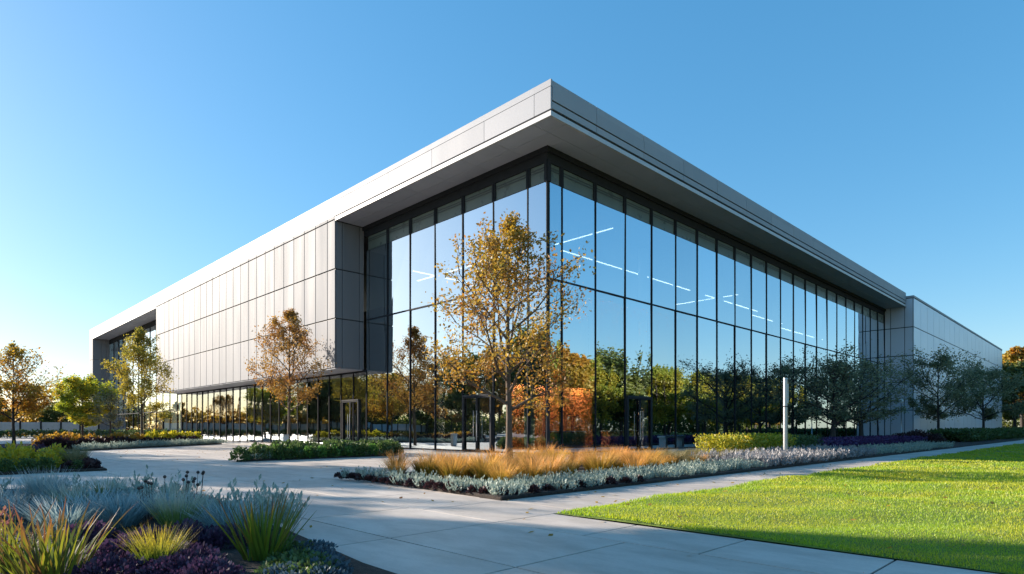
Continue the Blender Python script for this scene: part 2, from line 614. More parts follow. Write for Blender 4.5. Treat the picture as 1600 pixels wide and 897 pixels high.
# east wing
cl = []
wz = [.25, 3.2, 6.3, 9.2, 12.3, 15.45]
xs = [XW + .07]
while xs[-1] < WX1 - 3:
    xs.append(xs[-1] + 3.15)
xs[-1] = WX1
for a, b in zip(xs[:-1], xs[1:]):
    for c, d in zip(wz[:-1], wz[1:]):
        j = random.uniform(0, .006)
        cl.append((a + .03, b - .03, YW - j, YW + .06, c + .045, d - .045))
clad('wing_wall', cl, M['wingpanel'])
cl = []
for a, b in ((YW + .07, -1.95), (-1.95, -.6), (-.6, -.03)):
    for c, d in zip(wz[:-1], wz[1:]):
        cl.append((XW, XW + .06, a + .03, b - .03, c + .045, d - .045))
clad('wing_wall', cl, M['wingpanel'])
MB().box(XW + .062, WX1 - .02, YW + .062, 30, 0, ZW - .1).build('wall_backing', M['joint'], bld)
MB().box(XW - .03, WX1 + .05, YW - .03, YW + .3, ZW - .22, ZW + .02).box(XW - .03, XW + .3, YW + .301, 30, ZW - .22, ZW + .02).build('wing_coping', M['fascia'], bld, bevel=.01)
MB().box(WX1, WX1 + .06, YW + .05, 30, 0, ZW - .23).build('wing_wall', M['wingpanel'], bld)

# ---- curtain wall: every bay is a window with its own frame and pane
ZH, ZSP, ZTR = 13.95, 12.93, 8.38
def window(axis, a, b, z0, z1, transoms=(), spandrel=None, mull=.026, gmat='glass'):
    """axis 'x': plane x=0 along y, 'y': plane y=0 along x; a..b along the wall"""
    def bx(m, s0, s1, d0, d1, q0, q1):      # d: depth outward positive
        if axis == 'x':
            m.box(-d1, -d0, s0, s1, q0, q1)
        else:
            m.box(s0, s1, -d1, -d0, q0, q1)
    fr_ = MB()
    bx(fr_, a - mull, a + mull, -.16, .05, z0, z1)
    for z in transoms:
        bx(fr_, a + mull, b - mull, -.12, .03, z - .045, z + .045)
    bx(fr_, a + mull, b - mull, -.12, .03, z0, z0 + .08)
    bx(fr_, a + mull, b - mull, -.12, .03, z1 - .08, z1)
    if spandrel:
        bx(fr_, a - .13, a - mull, -.14, .012, spandrel, z1)
        bx(fr_, a + mull, a + .13, -.14, .012, spandrel, z1)
    fo = fr_.build('window', M['frame'], bld)
    zt = spandrel if spandrel else z1
    zz = [z0 + .08] + [q for q in transoms if q < zt] + [zt]
    for k_, (c, d) in enumerate(zip(zz[:-1], zz[1:])):
        t_ = [random.uniform(-.02, .02) for _ in range(4)]
        m = MB()
        if axis == 'x':
            m.quad((t_[0], b, c), (t_[1], a, c), (t_[2], a, d), (t_[3], b, d))
        else:
            m.quad((a, t_[0], c), (b, t_[1], c), (b, t_[2], d), (a, t_[3], d))
        m.build('pane', M[gmat], fo)
    if spandrel:
        m = MB()
        bx(m, a + .131, b - .131, -.09, -.05, zt, z1 - .08)
        m.build('spandrel', M['spandrel'], fo)
        for q, e_ in ((z1 - .30, .05), (z1 - .42, .05), (zt, .07)):
            m = MB()
            bx(m, a + .131, b - .131, -.045, -.028, q, q + e_)
            m.build('slat', M['spandrel_dark'], fo)
    return fo
LY = [0, 1.26] + [1.26 + 2.46 * k for k in range(1, 6)] + [YB0 - .28]
for a, b in zip(LY[:-1], LY[1:]):
    window('x', a, b, 0, ZH, (ZTR,), ZSP)
window('y', 0.06, 1.06, 0, ZH, (ZTR,), ZSP)
RX = [1.06 + 2.633 * k for k in range(22)]
for a, b in zip(RX[:-1], RX[1:]):
    window('y', a, b, 0, ZH, (ZTR,), ZSP)
GY = list(np.linspace(YB0 - .28, YB1, 25))
for a, b in zip(GY[:-1], GY[1:]):
    window('x', a, b, 0, ZB - .05, (), None, .028, 'glass_low')
NY = list(np.linspace(YB1, 89.2, 13))
for a, b in zip(NY[:-1], NY[1:]):
    window('x', a, b, 0, ZH, (3.2, ZTR), None)
# dark head above the glass, stepping out to the soffit
hd = MB()
hd.box(-.03, .14, -.03, YB0, ZH, 14.3).box(.14, XW, -.03, .14, ZH, 14.3)
hd.box(-.16, .2, -.16, YB0, 14.3, ZS - .002).box(.2, XW, -.16, .2, 14.3, ZS - .002)
hd.box(-.03, .14, YB1, 89.2, ZH, ZS - .002)
hd.box(-.05, .12, YB0 - .28, YB1, ZB - .05, ZB + .03)
hd.build('head_frame', M['frame'], bld)

# doors in the glass: a portal frame, two leaves with tall pull handles
def door(axis, a, b, h):
    def bx(m, s0, s1, d0, d1, q0, q1):
        if axis == 'x':
            m.box(-d1, -d0, s0, s1, q0, q1)
        else:
            m.box(s0, s1, -d1, -d0, q0, q1)
    m = MB()
    bx(m, a, a + .07, -.02, .12, 0, h)
    bx(m, b - .07, b, -.02, .12, 0, h)
    bx(m, a, b, -.02, .14, h, h + .10)
    d = m.build('door', M['doorframe'], bld, bevel=.006)
    mid = (a + b) / 2
    m = MB()
    for s0, s1 in ((a + .07, mid - .01), (mid + .01, b - .07)):
        bx(m, s0, s0 + .06, .06, .11, .03, h)
        bx(m, s1 - .06, s1, .06, .11, .03, h)
        bx(m, s0 + .06, s1 - .06, .06, .11, .03, .13)
        bx(m, s0 + .06, s1 - .06, .06, .11, h - .08, h)
    m.build('door_leaf', M['frame'], d)
    m = MB()
    for s in (mid - .13, mid + .13):
        if axis == 'x':
            m.tube([(-.2, s, .6), (-.2, s, 2.2)], [.02, .02])
            m.box(-.2, -.11, s - .01, s + .01, .8, .82).box(-.2, -.11, s - .01, s + .01, 2.0, 2.02)
        else:
            m.tube([(s, -.2, .6), (s, -.2, 2.2)], [.02, .02])
            m.box(s - .01, s + .01, -.2, -.11, .8, .82).box(s - .01, s + .01, -.2, -.11, 2.0, 2.02)
    m.build('handle', M['steel'], d)
door('x', 16.9, 19.1, 3.1)
door('x', 3.8, 6.1, 2.95)
door('y', 6.4, 8.85, 2.95)

# interior shell
MB().box(.5, 56, .5, 89, -.03, .012).build('floor', M['ifloor'], bld)
MB().box(.25, 56, .25, 15.9, 8.1, 8.36).build('floor', M['ceil'], bld)
MB().box(.2, 56, .2, 15.9, 12.93, 13.1).box(.2, 15, YB1, 89, 12.93, 13.1).box(.3, 14, 16, 56, 4.6, 4.8).build('ceiling', M['ceil'], bld)
MB().box(14, 56, 13.5, 13.7, .012, 8.1).box(14, 14.2, 13.7, 89, .012, 14).box(14, 56, 13.5, 13.7, 8.36, 12.72).box(.3, 14, 55.9, 56.1, .012, 12).build('inner_wall', M['plaster'], bld)
MB().box(15, 55, 9.2, 9.4, .012, 6.5).build('inner_wall', M['darkwall'], bld)
for (x, y) in [(1.5, 2.6)] + [(12 + 10.5 * k, 2.6) for k in range(5)] + [(2.6, 11.5)]:
    MB().tube([(x, y, .012), (x, y, 12.72)], [.28, .28], 20).build('column', M['white'], bld, smooth=True)

def thing_box(name, label, cat, boxes, mat, bevel=.01, loc=(0, 0, 0), group=None):
    m = MB()
    for b in boxes:
        m.box(*b)
    o = m.build(name, mat, None, bevel)
    o.location = loc
    return tag(o, label, cat, group)
thing_box('feature_wall', 'glowing copper orange freestanding wall behind the right hand ground floor glass', 'wall', [(-3.6, 4, -.12, .12, 0, 3.7)], M['orange'], loc=(5.4, 4.6, .012))
def counter(loc, L, label):
    r = empty('reception_counter', loc)
    tag(r, label, 'counter', None)
    MB().box(-L / 2, L / 2, -.35, .35, .08, 1.05).build('counter_body', M['wood'], r, bevel=.01)
    MB().box(-L / 2 - .04, L / 2 + .04, -.4, .4, 1.053, 1.10).build('counter_top', M['white'], r, bevel=.008)
    MB().box(-L / 2 + .08, L / 2 - .08, -.28, .28, 0, .077).build('plinth', M['frame'], r)
counter((11.5, 3.6, .012), 4.2, 'long timber reception counter with a pale top behind the right glass')
counter((4.4, 2.6, .012), 2.6, 'short timber counter standing just inside the glass corner')
thing_box('info_panel', 'pale blue freestanding notice panel inside the glass behind the purple bed', 'notice panel', [(-.5, .5, -.04, .04, 0.06, 2.2), (-.55, .55, -.18, .18, 0, .055)], M['white'], loc=(27.2, 1.4, .012))
# a few ceiling lights hung under the upper ceiling
def lamp(x0, x1, y0, y1, z, lab):
    r = empty('ceiling_light', ((x0 + x1) / 2, (y0 + y1) / 2, z))
    tag(r, lab, 'ceiling light', 'linear lamps under the upper ceiling')
    hx, hy = (x1 - x0) / 2, (y1 - y0) / 2
    MB().box(-hx, hx, -hy, hy, 0, .04).build('diffuser', M['lamp'], r)
    MB().box(-hx - .005, hx + .005, -hy - .005, hy + .005, .041, .09).build('housing', M['white'], r)
    m = MB()
    for s in (-.8, .8):
        m.tube([(hx * s, hy * s, .09), (hx * s, hy * s, 12.71 - z)], [.006, .006], 5)
    m.build('hanger', M['frame'], r)
for x in (2.6, 5.2, 7.8):
    r = empty('wall_washer', (x, 3.7, 4.3))
    tag(r, 'small glowing spot lamp washing the copper wall behind the glass', 'ceiling light', 'spot lamps over the copper wall')
    MB().box(-.3, .3, -.12, .12, 0, .03).build('diffuser', M['washer'], r)
    MB().box(-.34, .34, -.16, .16, .031, .12).box(-.34, -.305, -.16, .16, -.12, .031).box(.305, .34, -.16, .16, -.12, .031).box(-.305, .305, -.16, -.125, -.14, .031).build('housing', M['frame'], r)
    MB().tube([(0, 0, .12), (0, 0, 3.79)], [.008, .008], 5).build('hanger', M['frame'], r)
LX = 'glowing linear lamp hung parallel to the lawn front in the upper storey'
LYL = 'glowing linear lamp hung square to the lawn front in the upper storey'
lamp(4.6, 18.7, 2.97, 3.03, 11.2, 'longest glowing linear lamp nearest the glass corner in the upper storey')
lamp(6.43, 6.5, .9, 5.2, 12.4, 'short high glowing lamp nearest the glass corner, square to the lawn front')
for x in (22.5,):
    lamp(x, x + .07, 1.2, 6.5, 11.2, LYL)
lamp(21, 30, 2.95, 3.05, 11.2, LX)
lamp(31.5, 38, 4.0, 4.1, 11.2, LX)
lamp(39, 52, 5.0, 5.15, 11.2, LX)
lamp(2.95, 3.05, 5.5, 14.5, 11.2, 'glowing linear lamp hung parallel to the plaza front in the upper storey')
lamp(1.2, 6.5, 12.5, 12.6, 11.2, 'glowing linear lamp hung square to the plaza front in the upper storey')

# ------------------------------------------------------------------ trees
def tree_mesh(H, W, fork, r0, nlimb, seed, leaves, lsize, shape='oval', topbare=0.0, spread=.9):
    rng = random.Random(seed)
    nr = np.random.default_rng(seed)
    wood = MB()
    spots = []       # (point, direction, weight)
    def prof(t):     # crown half-width at relative height t in 0..1
        if shape == 'oval':
            return max(.05, math.sin(math.pi * min(1, max(0, .12 + .86 * t)) ** .85) ** .75)
        if shape == 'pyr':
            return (.72 + .28 * math.sin(min(1, t / .3) * math.pi / 2)) * (1 if t < .3 else max(.07, 1 - ((t - .3) / .70) ** .95))
        if shape == 'cone':
            return max(.06, (1 - t) ** .72 * min(1, .45 + 2.4 * t))
        return max(.08, (1 - (2 * t - .9) ** 2 * .75)) if t < .95 else .35
    def branch(p, d, L, r, lev):
        k = 5 if lev < 2 else 4
        pts, rad = [p.copy()], [r]
        q = p.copy()
        dd = d.copy()
        for i in range(k):
            dd = (dd + Vector((rng.gauss(0, .13), rng.gauss(0, .13), rng.gauss(.05, .09)))).normalized()
            q = q + dd * (L / k)
            pts.append(q.copy())
            rad.append(r * (1 - .8 * (i + 1) / k))
        wood.tube(pts, rad, 5 if lev else 7, False)
        if lev >= 2:
            for i in range(1, k + 1):
                spots.append((pts[i], dd, L))
            return
        nb = rng.randint(5, 7) if lev == 0 else rng.randint(4, 6)
        for i in range(nb):
            t = .25 + .75 * (i + rng.random()) / nb
            j = min(k - 1, int(t * k))
            f = t * k - j
            pp = pts[j].lerp(pts[j + 1], min(1, f))
            ax = Vector((rng.gauss(0, 1), rng.gauss(0, 1), rng.gauss(.1, .6))).normalized()
            nd = (dd * .75 + ax * .75).normalized()
            branch(pp, nd, L * rng.uniform(.35, .55) * (1.15 - .4 * t), max(.006, r * .42), lev + 1)
        spots.append((q, dd, L * .3))
    # leader
    k = 10
    pts, rad = [], []
    wob = Vector((0, 0, 0))
    for i in range(k + 1):
        t = i / k
        if i:
            wob += Vector((rng.gauss(0, .035), rng.gauss(0, .035), 0)) * H / 8
        pts.append(Vector((0, 0, H * .96 * t)) + wob * min(1, t * 2))
        rad.append(max(.012, r0 * (1.25 if i == 0 else 1) * (1 - t) ** .85))
    wood.tube(pts, rad, 9, False)
    for i in range(nlimb):
        t = (i + rng.random() * .8) / nlimb
        z = fork + (H * .93 - fork) * t ** 1.05
        j = min(k - 1, int(z / (H * .96) * k))
        f = z / (H * .96) * k - j
        p = pts[j].lerp(pts[j + 1], f)
        a_ = i * 2.4 + rng.uniform(-.5, .5)
        up = (.5 + .9 * t) if shape == 'pyr' else (.35 + .75 * t)
        d = Vector((math.cos(a_) * spread, math.sin(a_) * spread, up)).normalized()
        L = W / 2 * prof(t) * rng.uniform(.85, 1.2) / max(.5, d.xy.length)
        branch(p, d, L * .82, r0 * (.5 - .3 * t), 0)
    # leaves round the twigs
    S = np.array([tuple(s[0]) for s in spots])
    if topbare > 0:
        tt = (S[:, 2] - fork) / (H - fork)
        wgt = np.where(tt > topbare, .12, 1.0)
    else:
        wgt = np.ones(len(S)) * (1.2 - .85 * np.clip((S[:, 2] - fork) / (H - fork), 0, 1))
    wgt = wgt * nr.uniform(.5, 1.4, len(S))
    wgt /= wgt.sum()
    pick = nr.choice(len(S), leaves, p=wgt)
    sg = np.array([spots[i][2] for i in range(len(spots))])[pick]
    c = S[pick] + nr.normal(0, 1, (leaves, 3)) * np.clip(sg * .42, .10, .06 * W)[:, None]
    d = nr.normal(0, 1, (leaves, 3)) + np.array([0, 0, -.25])
    d /= np.linalg.norm(d, axis=1)[:, None]
    e = np.cross(d, nr.normal(0, 1, (leaves, 3)))
    e /= np.linalg.norm(e, axis=1)[:, None]
    s = lsize * nr.uniform(.6, 1.35, leaves)[:, None]
    V = np.stack([c, c + d * s * .5 + e * s * .30, c + d * s, c + d * s * .5 - e * s * .30], 1)
    kz = H / np.quantile(V[:, 0, 2], .9985)
    V[:, :, 2] *= kz
    kx = min(1.25, (W / 2) / np.quantile(np.hypot(V[:, 0, 0], V[:, 0, 1]), .975))
    V[:, :, :2] *= kx
    wood.v = [(x * kx, y * kx, z * kz) for x, y, z in wood.v]
    return wood, V.reshape(-1, 3)

def tree(name, loc, label, mat, bark, group=None, rz=0, **kw):
    wood, V = tree_mesh(**kw)
    r = empty(name, loc, rz)
    tag(r, label, 'tree', group)
    wood.build('trunk', bark, r, smooth=True)
    link('crown', npmesh('crown', V, 4, mat), r)
    return r

L_amber = leafmat('amber leaves', [(0.324, 0.14, 0.0245), (0.471, 0.21, 0.0196), (0.236, 0.182, 0.0491), (0.531, 0.279, 0.0327), (0.296, 0.0979, 0.0327)], .45, [(0.59, 0.35, 0.0245), (0.443, 0.279, 0.0327), (0.236, 0.21, 0.0327)], .5)
L_russet = leafmat('russet leaves', [(0.359, 0.152, 0.0396), (0.455, 0.207, 0.0396), (0.276, 0.138, 0.0528), (0.524, 0.276, 0.0396)], .45, [(0.58, 0.331, 0.0396), (0.304, 0.179, 0.0528)], .6)
L_olive = leafmat('olive yellow leaves', [(0.299, 0.299, 0.0429), (0.448, 0.389, 0.0429), (0.209, 0.224, 0.0501), (0.568, 0.448, 0.0429)], .45, [(0.538, 0.389, 0.0358), (0.299, 0.254, 0.0429)], .6)
L_lime = leafmat('lime leaves', [(0.57, 0.513, 0.026), (0.79, 0.577, 0.026), (0.351, 0.384, 0.026), (0.22, 0.272, 0.026)], .5, [(0.22, 0.32, 0.026), (0.351, 0.384, 0.026)], .5)
L_orange = leafmat('orange leaves', [(0.489, 0.216, 0.0275), (0.575, 0.316, 0.0275), (0.316, 0.201, 0.0413), (0.604, 0.245, 0.0275)], .45, [(0.546, 0.402, 0.0275), (0.345, 0.23, 0.0413)], .5)
L_dark = leafmat('dark grey green leaves', [(0.215, 0.227, 0.124), (0.312, 0.313, 0.155), (0.157, 0.184, 0.108), (0.39, 0.367, 0.186)], .35)
L_green = leafmat('deep green leaves', [(0.065, 0.111, 0.026), (0.104, 0.156, 0.0325), (0.0455, 0.078, 0.026), (0.143, 0.182, 0.039)], .4, [(0.208, 0.221, 0.026), (0.13, 0.156, 0.026)], .3)
L_gold = leafmat('gold leaves', [(0.571, 0.454, 0.0308), (0.437, 0.386, 0.0308), (0.269, 0.286, 0.0308), (0.672, 0.47, 0.0308)], .45, [(0.218, 0.286, 0.0308), (0.336, 0.353, 0.0308)], .35)

tree('autumn_tree', (-7.35, -4.95, .05), 'tall amber leaved autumn tree rising from the orange grasses before the glass corner', L_amber, M['bark'], H=8.2, W=5.4, fork=1.7, r0=.11, nlimb=24, seed=11, leaves=13000, lsize=.105, shape='pyr')
tree('autumn_tree', (-4.7, 17.4, .0), 'thin russet tree before the ground floor glass under the silver box', L_russet, M['bark'], H=8.6, W=5.0, fork=2.0, r0=.10, nlimb=22, seed=23, leaves=10500, lsize=.12, shape='pyr')
tree('autumn_tree', (-9.0, 33.0, .05), 'narrow olive yellow tree in the bed before the far glazed recess', L_olive, M['bark'], H=8.7, W=4.8, fork=1.9, r0=.10, nlimb=24, seed=31, leaves=14000, lsize=.13, shape='pyr')
tree('maple_tree', (-9.4, 53.0, .0), 'round lime green and yellow tree left of the building end', L_lime, M['bark_dark'], H=6.3, W=6.0, fork=1.5, r0=.12, nlimb=28, seed=42, leaves=22000, lsize=.2, shape='round')
tree('autumn_tree', (-16.0, 38.5, .05), 'orange tree with a bare pointed top at the left edge', L_orange, M['bark_dark'], H=7.4, W=5.6, fork=1.5, r0=.10, nlimb=28, seed=53, leaves=8500, lsize=.16, shape='pyr', topbare=.5)
tree('bare_tree', (-20.5, 74.0, 0), 'nearly leafless grey tree standing behind the lime green tree', L_dark, M['bark_dark'], H=9.0, W=8.0, fork=2.6, r0=.16, nlimb=16, seed=61, leaves=1600, lsize=.16, shape='round')
tree('small_tree', (-7.6, 50.5, 0), 'small dark tree between the lime tree and the olive yellow tree', L_dark, M['bark_dark'], H=5.0, W=4.2, fork=1.3, r0=.09, nlimb=12, seed=67, leaves=3000, lsize=.16, shape='round')
fallen('fallen_leaves', 420, -8, -10, 6, 6, L_amber, 'fallen amber leaves scattered over the paving and lawn round the corner bed')
fallen('fallen_leaves', 300, -9, 14, 5, 7, L_russet, 'fallen russet leaves scattered over the plaza before the silver box')
dk = tree('shade_tree', (26.6, -4.1, .05), 'dark spreading tree in shade over the purple bed, nearer the glass corner', L_dark, M['bark_dark'], H=7.0, W=8.4, fork=1.5, r0=.2, nlimb=20, seed=71, leaves=8500, lsize=.17, shape='round')
tree('shade_tree', (33.5, -4.0, .05), 'dark spreading tree in shade before the end of the glass, beside the wing', L_dark, M['bark_dark'], H=7.2, W=8.2, fork=1.5, r0=.18, nlimb=20, seed=73, leaves=8500, lsize=.17, shape='round')
tree('shade_tree', (48.0, -6.6, .05), 'dark slender tree with one straight trunk before the wing wall', L_dark, M['bark_dark'], H=8.7, W=7.6, fork=2.0, r0=.14, nlimb=17, seed=79, leaves=10000, lsize=.2)
tree('shade_tree', (66.0, -7.6, .05), 'dark tree before the far end of the wing wall', L_dark, M['bark_dark'], H=9.6, W=9.5, fork=2.2, r0=.16, nlimb=18, seed=83, leaves=11000, lsize=.24)

# trees round the site: seen past the building ends, mirrored in the glass and shading the plaza
protos = {}
def proto(key, mat, bark, **kw):
    wood, V = tree_mesh(**kw)
    mw = bpy.data.meshes.new('trunk')
    mw.from_pydata(wood.v, [], wood.f)
    mw.materials.append(bark)
    protos[key] = (mw, npmesh('crown', V, 4, mat))
proto('green', L_green, M['bark_dark'], H=11, W=9, fork=2.2, r0=.22, nlimb=20, seed=101, leaves=16000, lsize=.36, shape='round')
proto('gold', L_gold, M['bark_dark'], H=10, W=8, fork=2.0, r0=.2, nlimb=20, seed=103, leaves=15000, lsize=.34)
proto('amber', L_orange, M['bark_dark'], H=9, W=7, fork=1.9, r0=.17, nlimb=18, seed=107, leaves=12000, lsize=.3, shape='cone')
proto('thin', L_russet, M['bark_dark'], H=10, W=7, fork=2.4, r0=.16, nlimb=18, seed=109, leaves=8000, lsize=.26)
def put(key, x, y, s, label, group, name='park_tree', rz=None, sz=None):
    r = empty(name, (x, y, -.02), random.uniform(0, 6.28) if rz is None else rz)
    r.scale = (s, s, s * (sz or random.uniform(.92, 1.1)))
    tag(r, label, 'tree', group)
    link('trunk', protos[key][0], r)
    link('crown', protos[key][1], r)
    return r
KEYS = ['gold', 'green', 'gold', 'amber', 'green', 'thin']
# row along the far side of the lawn (mirrored in the right glass)
lab = 'autumn tree along the far side of the lawn, mirrored in the right glass'
for i in range(17):
    put(random.choice(['gold', 'gold', 'green', 'gold', 'amber']), 12 + i * 6.5 + random.uniform(-1.5, 1.5), -35 + random.uniform(-2.5, 2.5), random.uniform(1.05, 1.35), lab, 'trees along the far side of the lawn')
# row west of the plaza (mirrored in the left glass)
lab = 'tree west of the plaza, mirrored in the left glass'
for i in range(9):
    put(random.choice(['green', 'thin', 'green', 'amber']), -27 + random.uniform(-2, 2) - .12 * i, 27 + i * 6.5, random.uniform(.85, 1.05), lab, 'trees west of the plaza')
for i in range(22):
    put(random.choice(['green', 'gold', 'green', 'amber']), 10 + i * 6.5 + random.uniform(-1.5, 1.5), -50 + random.uniform(-4, 4), random.uniform(1.0, 1.3), 'tree of the second row beyond the lawn, mirrored in the right glass', 'second row beyond the lawn')
for i in range(16):
    put(random.choice(['green', 'thin', 'green', 'amber']), -44 + random.uniform(-3, 3), 20 + i * 6, random.uniform(.8, 1.0), 'tree of the second row west of the plaza, mirrored in the left glass', 'second row west of the plaza')
# behind the left boundary and past the right end of the wing
for i, (x, y, s, k_) in enumerate([(-34, 98, .8, 'amber'), (-26, 92, .62, 'amber'), (-19, 95, .66, 'thin'), (-12, 98, .6, 'amber'), (-5, 100, .55, 'green'), (-42, 90, .75, 'gold'), (-48, 100, .85, 'amber')]):
    put(k_, x, y, s, 'low brown and orange tree behind the screen fence at the left', 'trees behind the screen fence')
for i, (x, y, s, k_) in enumerate([(128, -4, 1.25, 'green'), (137, 3, 1.75, 'amber'), (142, -9, 1.5, 'gold'), (150, -3, 1.9, 'amber'), (158, -14, 1.5, 'green'), (121, -11, .9, 'green'), (165, 4, 2.0, 'gold'), (175, -16, 1.7, 'green')]):
    put(k_, x, y, s, 'tall green and orange tree past the far end of the wing', 'trees past the end of the wing')
# shading trees just outside the frame at the left
proto('high', L_green, M['bark_dark'], H=11.5, W=3.0, fork=4.6, r0=.17, nlimb=18, seed=113, leaves=14000, lsize=.22)
lab = 'tree left of the plaza throwing a long shadow over the paving'
for i, (x, y, s) in enumerate([(-25.6, 7.0, 1.0), (-27.0, 7.6, 1.0), (-29.4, 14.5, .95)]):
    put('high', x, y, s, lab, 'trees left of the plaza')
# dense understorey closing the horizon behind the tree rows
def thicket(cx, cy, rx, ry, h, mat, n, label, ls=.5, seed=9):
    q = np.random.default_rng(seed)
    c = np.stack([q.uniform(-rx, rx, n), q.uniform(-ry, ry, n), q.random(n) ** .8], -1)
    top = h * (.75 + .25 * np.sin(c[:, 0] * .7 + seed) * np.cos(c[:, 1] * .6) + .12 * np.sin(c[:, 0] * 2.1) + .12 * np.cos(c[:, 1] * 1.7 + seed))
    c[:, 2] *= top
    d = q.normal(0, 1, (n, 3))
    d /= np.linalg.norm(d, axis=1)[:, None]
    e = np.cross(d, q.normal(0, 1, (n, 3)))
    e /= np.linalg.norm(e, axis=1)[:, None]
    s_ = ls * q.uniform(.6, 1.4, n)[:, None]
    V = np.stack([c, c + d * s_ * .5 + e * s_ * .35, c + d * s_, c + d * s_ * .5 - e * s_ * .35], 1).reshape(-1, 3)
    o = link('thicket', npmesh('thicket', V, 4, mat))
    o.location = (cx, cy, -.05)
    return tag(o, label, 'thicket', kind='stuff')
thicket(85, -58, 85, 2.5, 4.5, L_green, 26000, 'dense dark undergrowth behind the rows beyond the lawn')
thicket(-50, 65, 3, 60, 4.2, L_green, 26000, 'dense dark undergrowth west of the plaza')
thicket(-25, 104, 32, 2.5, 5.0, L_orange, 16000, 'brown and orange undergrowth behind the screen fence')
thicket(160, -4, 3, 28, 5.0, L_green, 12000, 'dark undergrowth past the far end of the wing')

# ------------------------------------------------------------------ plants
def blades(n, h, r0, lean, droop, w, seed, seg=4, hv=.35, tip=.12):
    q = np.random.default_rng(seed)
    a = q.uniform(0, 2 * np.pi, n)
    rr = r0 * np.sqrt(q.random(n))
    base = np.stack([np.cos(a) * rr, np.sin(a) * rr, np.zeros(n)], -1)
    b = a + q.normal(0, .5, n)
    H = h * (1 - hv * q.random(n))
    le = lean * (rr / r0 * .7 + .3 * q.random(n)) * q.uniform(.5, 1.3, n)
    dr = droop * q.uniform(.2, 1.3, n)
    out = np.stack([np.cos(b), np.sin(b), np.zeros(n)], -1)
    side = np.stack([-np.sin(b + q.normal(0, .6, n)), np.cos(b), np.zeros(n)], -1)
    V = np.zeros((n, seg + 1, 2, 3))
    for k in range(seg + 1):
        t = k / seg
        c = base + out * ((le * t + dr * t * t) * H)[:, None]
        c[:, 2] = (t - .35 * dr * t * t) * H
        ww = w * (1 - t) ** .6 * (1 - tip) + w * tip * .5
        if k == 0:
            ww = w * .7
        V[:, k, 0] = c - side * ww
        V[:, k, 1] = c + side * ww
    idx = np.arange(n * (seg + 1) * 2).reshape(n, seg + 1, 2)
    f = np.stack([idx[:, :-1, 0], idx[:, :-1, 1], idx[:, 1:, 1], idx[:, 1:, 0]], -1).reshape(-1, 4)
    return V.reshape(-1, 3), f

def mound(n, rx, h, ls, seed, up=.5, ry=None, box=False, asp=.32):
    """a leafy plant: leaves through the upper shell of a dome (or of a clipped block)"""
    q = np.random.default_rng(seed)
    ry = ry or rx
    if box:
        c = np.stack([q.uniform(-rx, rx, n), q.uniform(-ry, ry, n), h * q.random(n) ** .6], -1)
        c[:, 2] *= 1 + .06 * np.sin(c[:, 0] * 5) + q.normal(0, .05, n)
        d = np.stack([q.normal(0, .8, n), q.normal(0, .8, n), np.abs(q.normal(.5, .5, n))], -1)
    else:
        v = q.normal(0, 1, (n, 3))
        v[:, 2] = np.abs(v[:, 2])
        v /= np.linalg.norm(v, axis=1)[:, None]
        lump = 1 + .16 * np.sin(v[:, 0] * 5 + seed) * np.cos(v[:, 1] * 6 + seed * 2)
        c = v * (q.uniform(.35, 1, n) ** .5 * lump)[:, None] * np.array([rx, ry, h])
        d = v + q.normal(0, .5, (n, 3)) + np.array([0, 0, up])
    d /= np.linalg.norm(d, axis=1)[:, None]
    e = np.cross(d, q.normal(0, 1, (n, 3)))
    e /= np.linalg.norm(e, axis=1)[:, None]
    s = ls * q.uniform(.6, 1.4, n)[:, None]
    V = np.stack([c, c + d * s * .5 + e * s * asp, c + d * s, c + d * s * .5 - e * s * asp], 1)
    return V.reshape(-1, 3)

def stems(n, r, h, ls, per, seed):
    """upright stems each carrying pairs of narrow leaves"""
    q = np.random.default_rng(seed)
    cs, ds = [], []
    for i in range(n):
        a = q.uniform(0, 6.28)
        rr = r * math.sqrt(q.random())
        b = np.array([math.cos(a) * rr, math.sin(a) * rr, 0])
        ax = np.array([math.cos(a) * rr / r * .55, math.sin(a) * rr / r * .55, 1]) + q.normal(0, .12, 3)
        H = h * q.uniform(.65, 1.1) * (1 - .25 * rr / r)
        cs.append(b)
        ds.append(ax * H * 1.0)
        for k in range(per):
            t = .15 + .85 * k / (per - 1)
            p = b + ax * H * t
            an = q.uniform(0, 6.28)
            d = np.array([math.cos(an), math.sin(an), .9 + t])
            cs.append(p)
            ds.append(d)
    c = np.array(cs)
    d = np.array(ds)
    L_ = np.linalg.norm(d, axis=1)
    d /= L_[:, None]
    m_ = len(c)
    e = np.cross(d, q.normal(0, 1, (m_, 3)))
    e /= np.linalg.norm(e, axis=1)[:, None]
    s = ls * q.uniform(.7, 1.3, m_)[:, None]
    wd = s * .2
    st = np.arange(m_) % (per + 1) == 0
    s[st, 0] = L_[st]
    wd[st, 0] = .004
    V = np.stack([c, c + d * s * .5 + e * wd, c + d * s, c + d * s * .5 - e * wd], 1)
    return V.reshape(-1, 3)

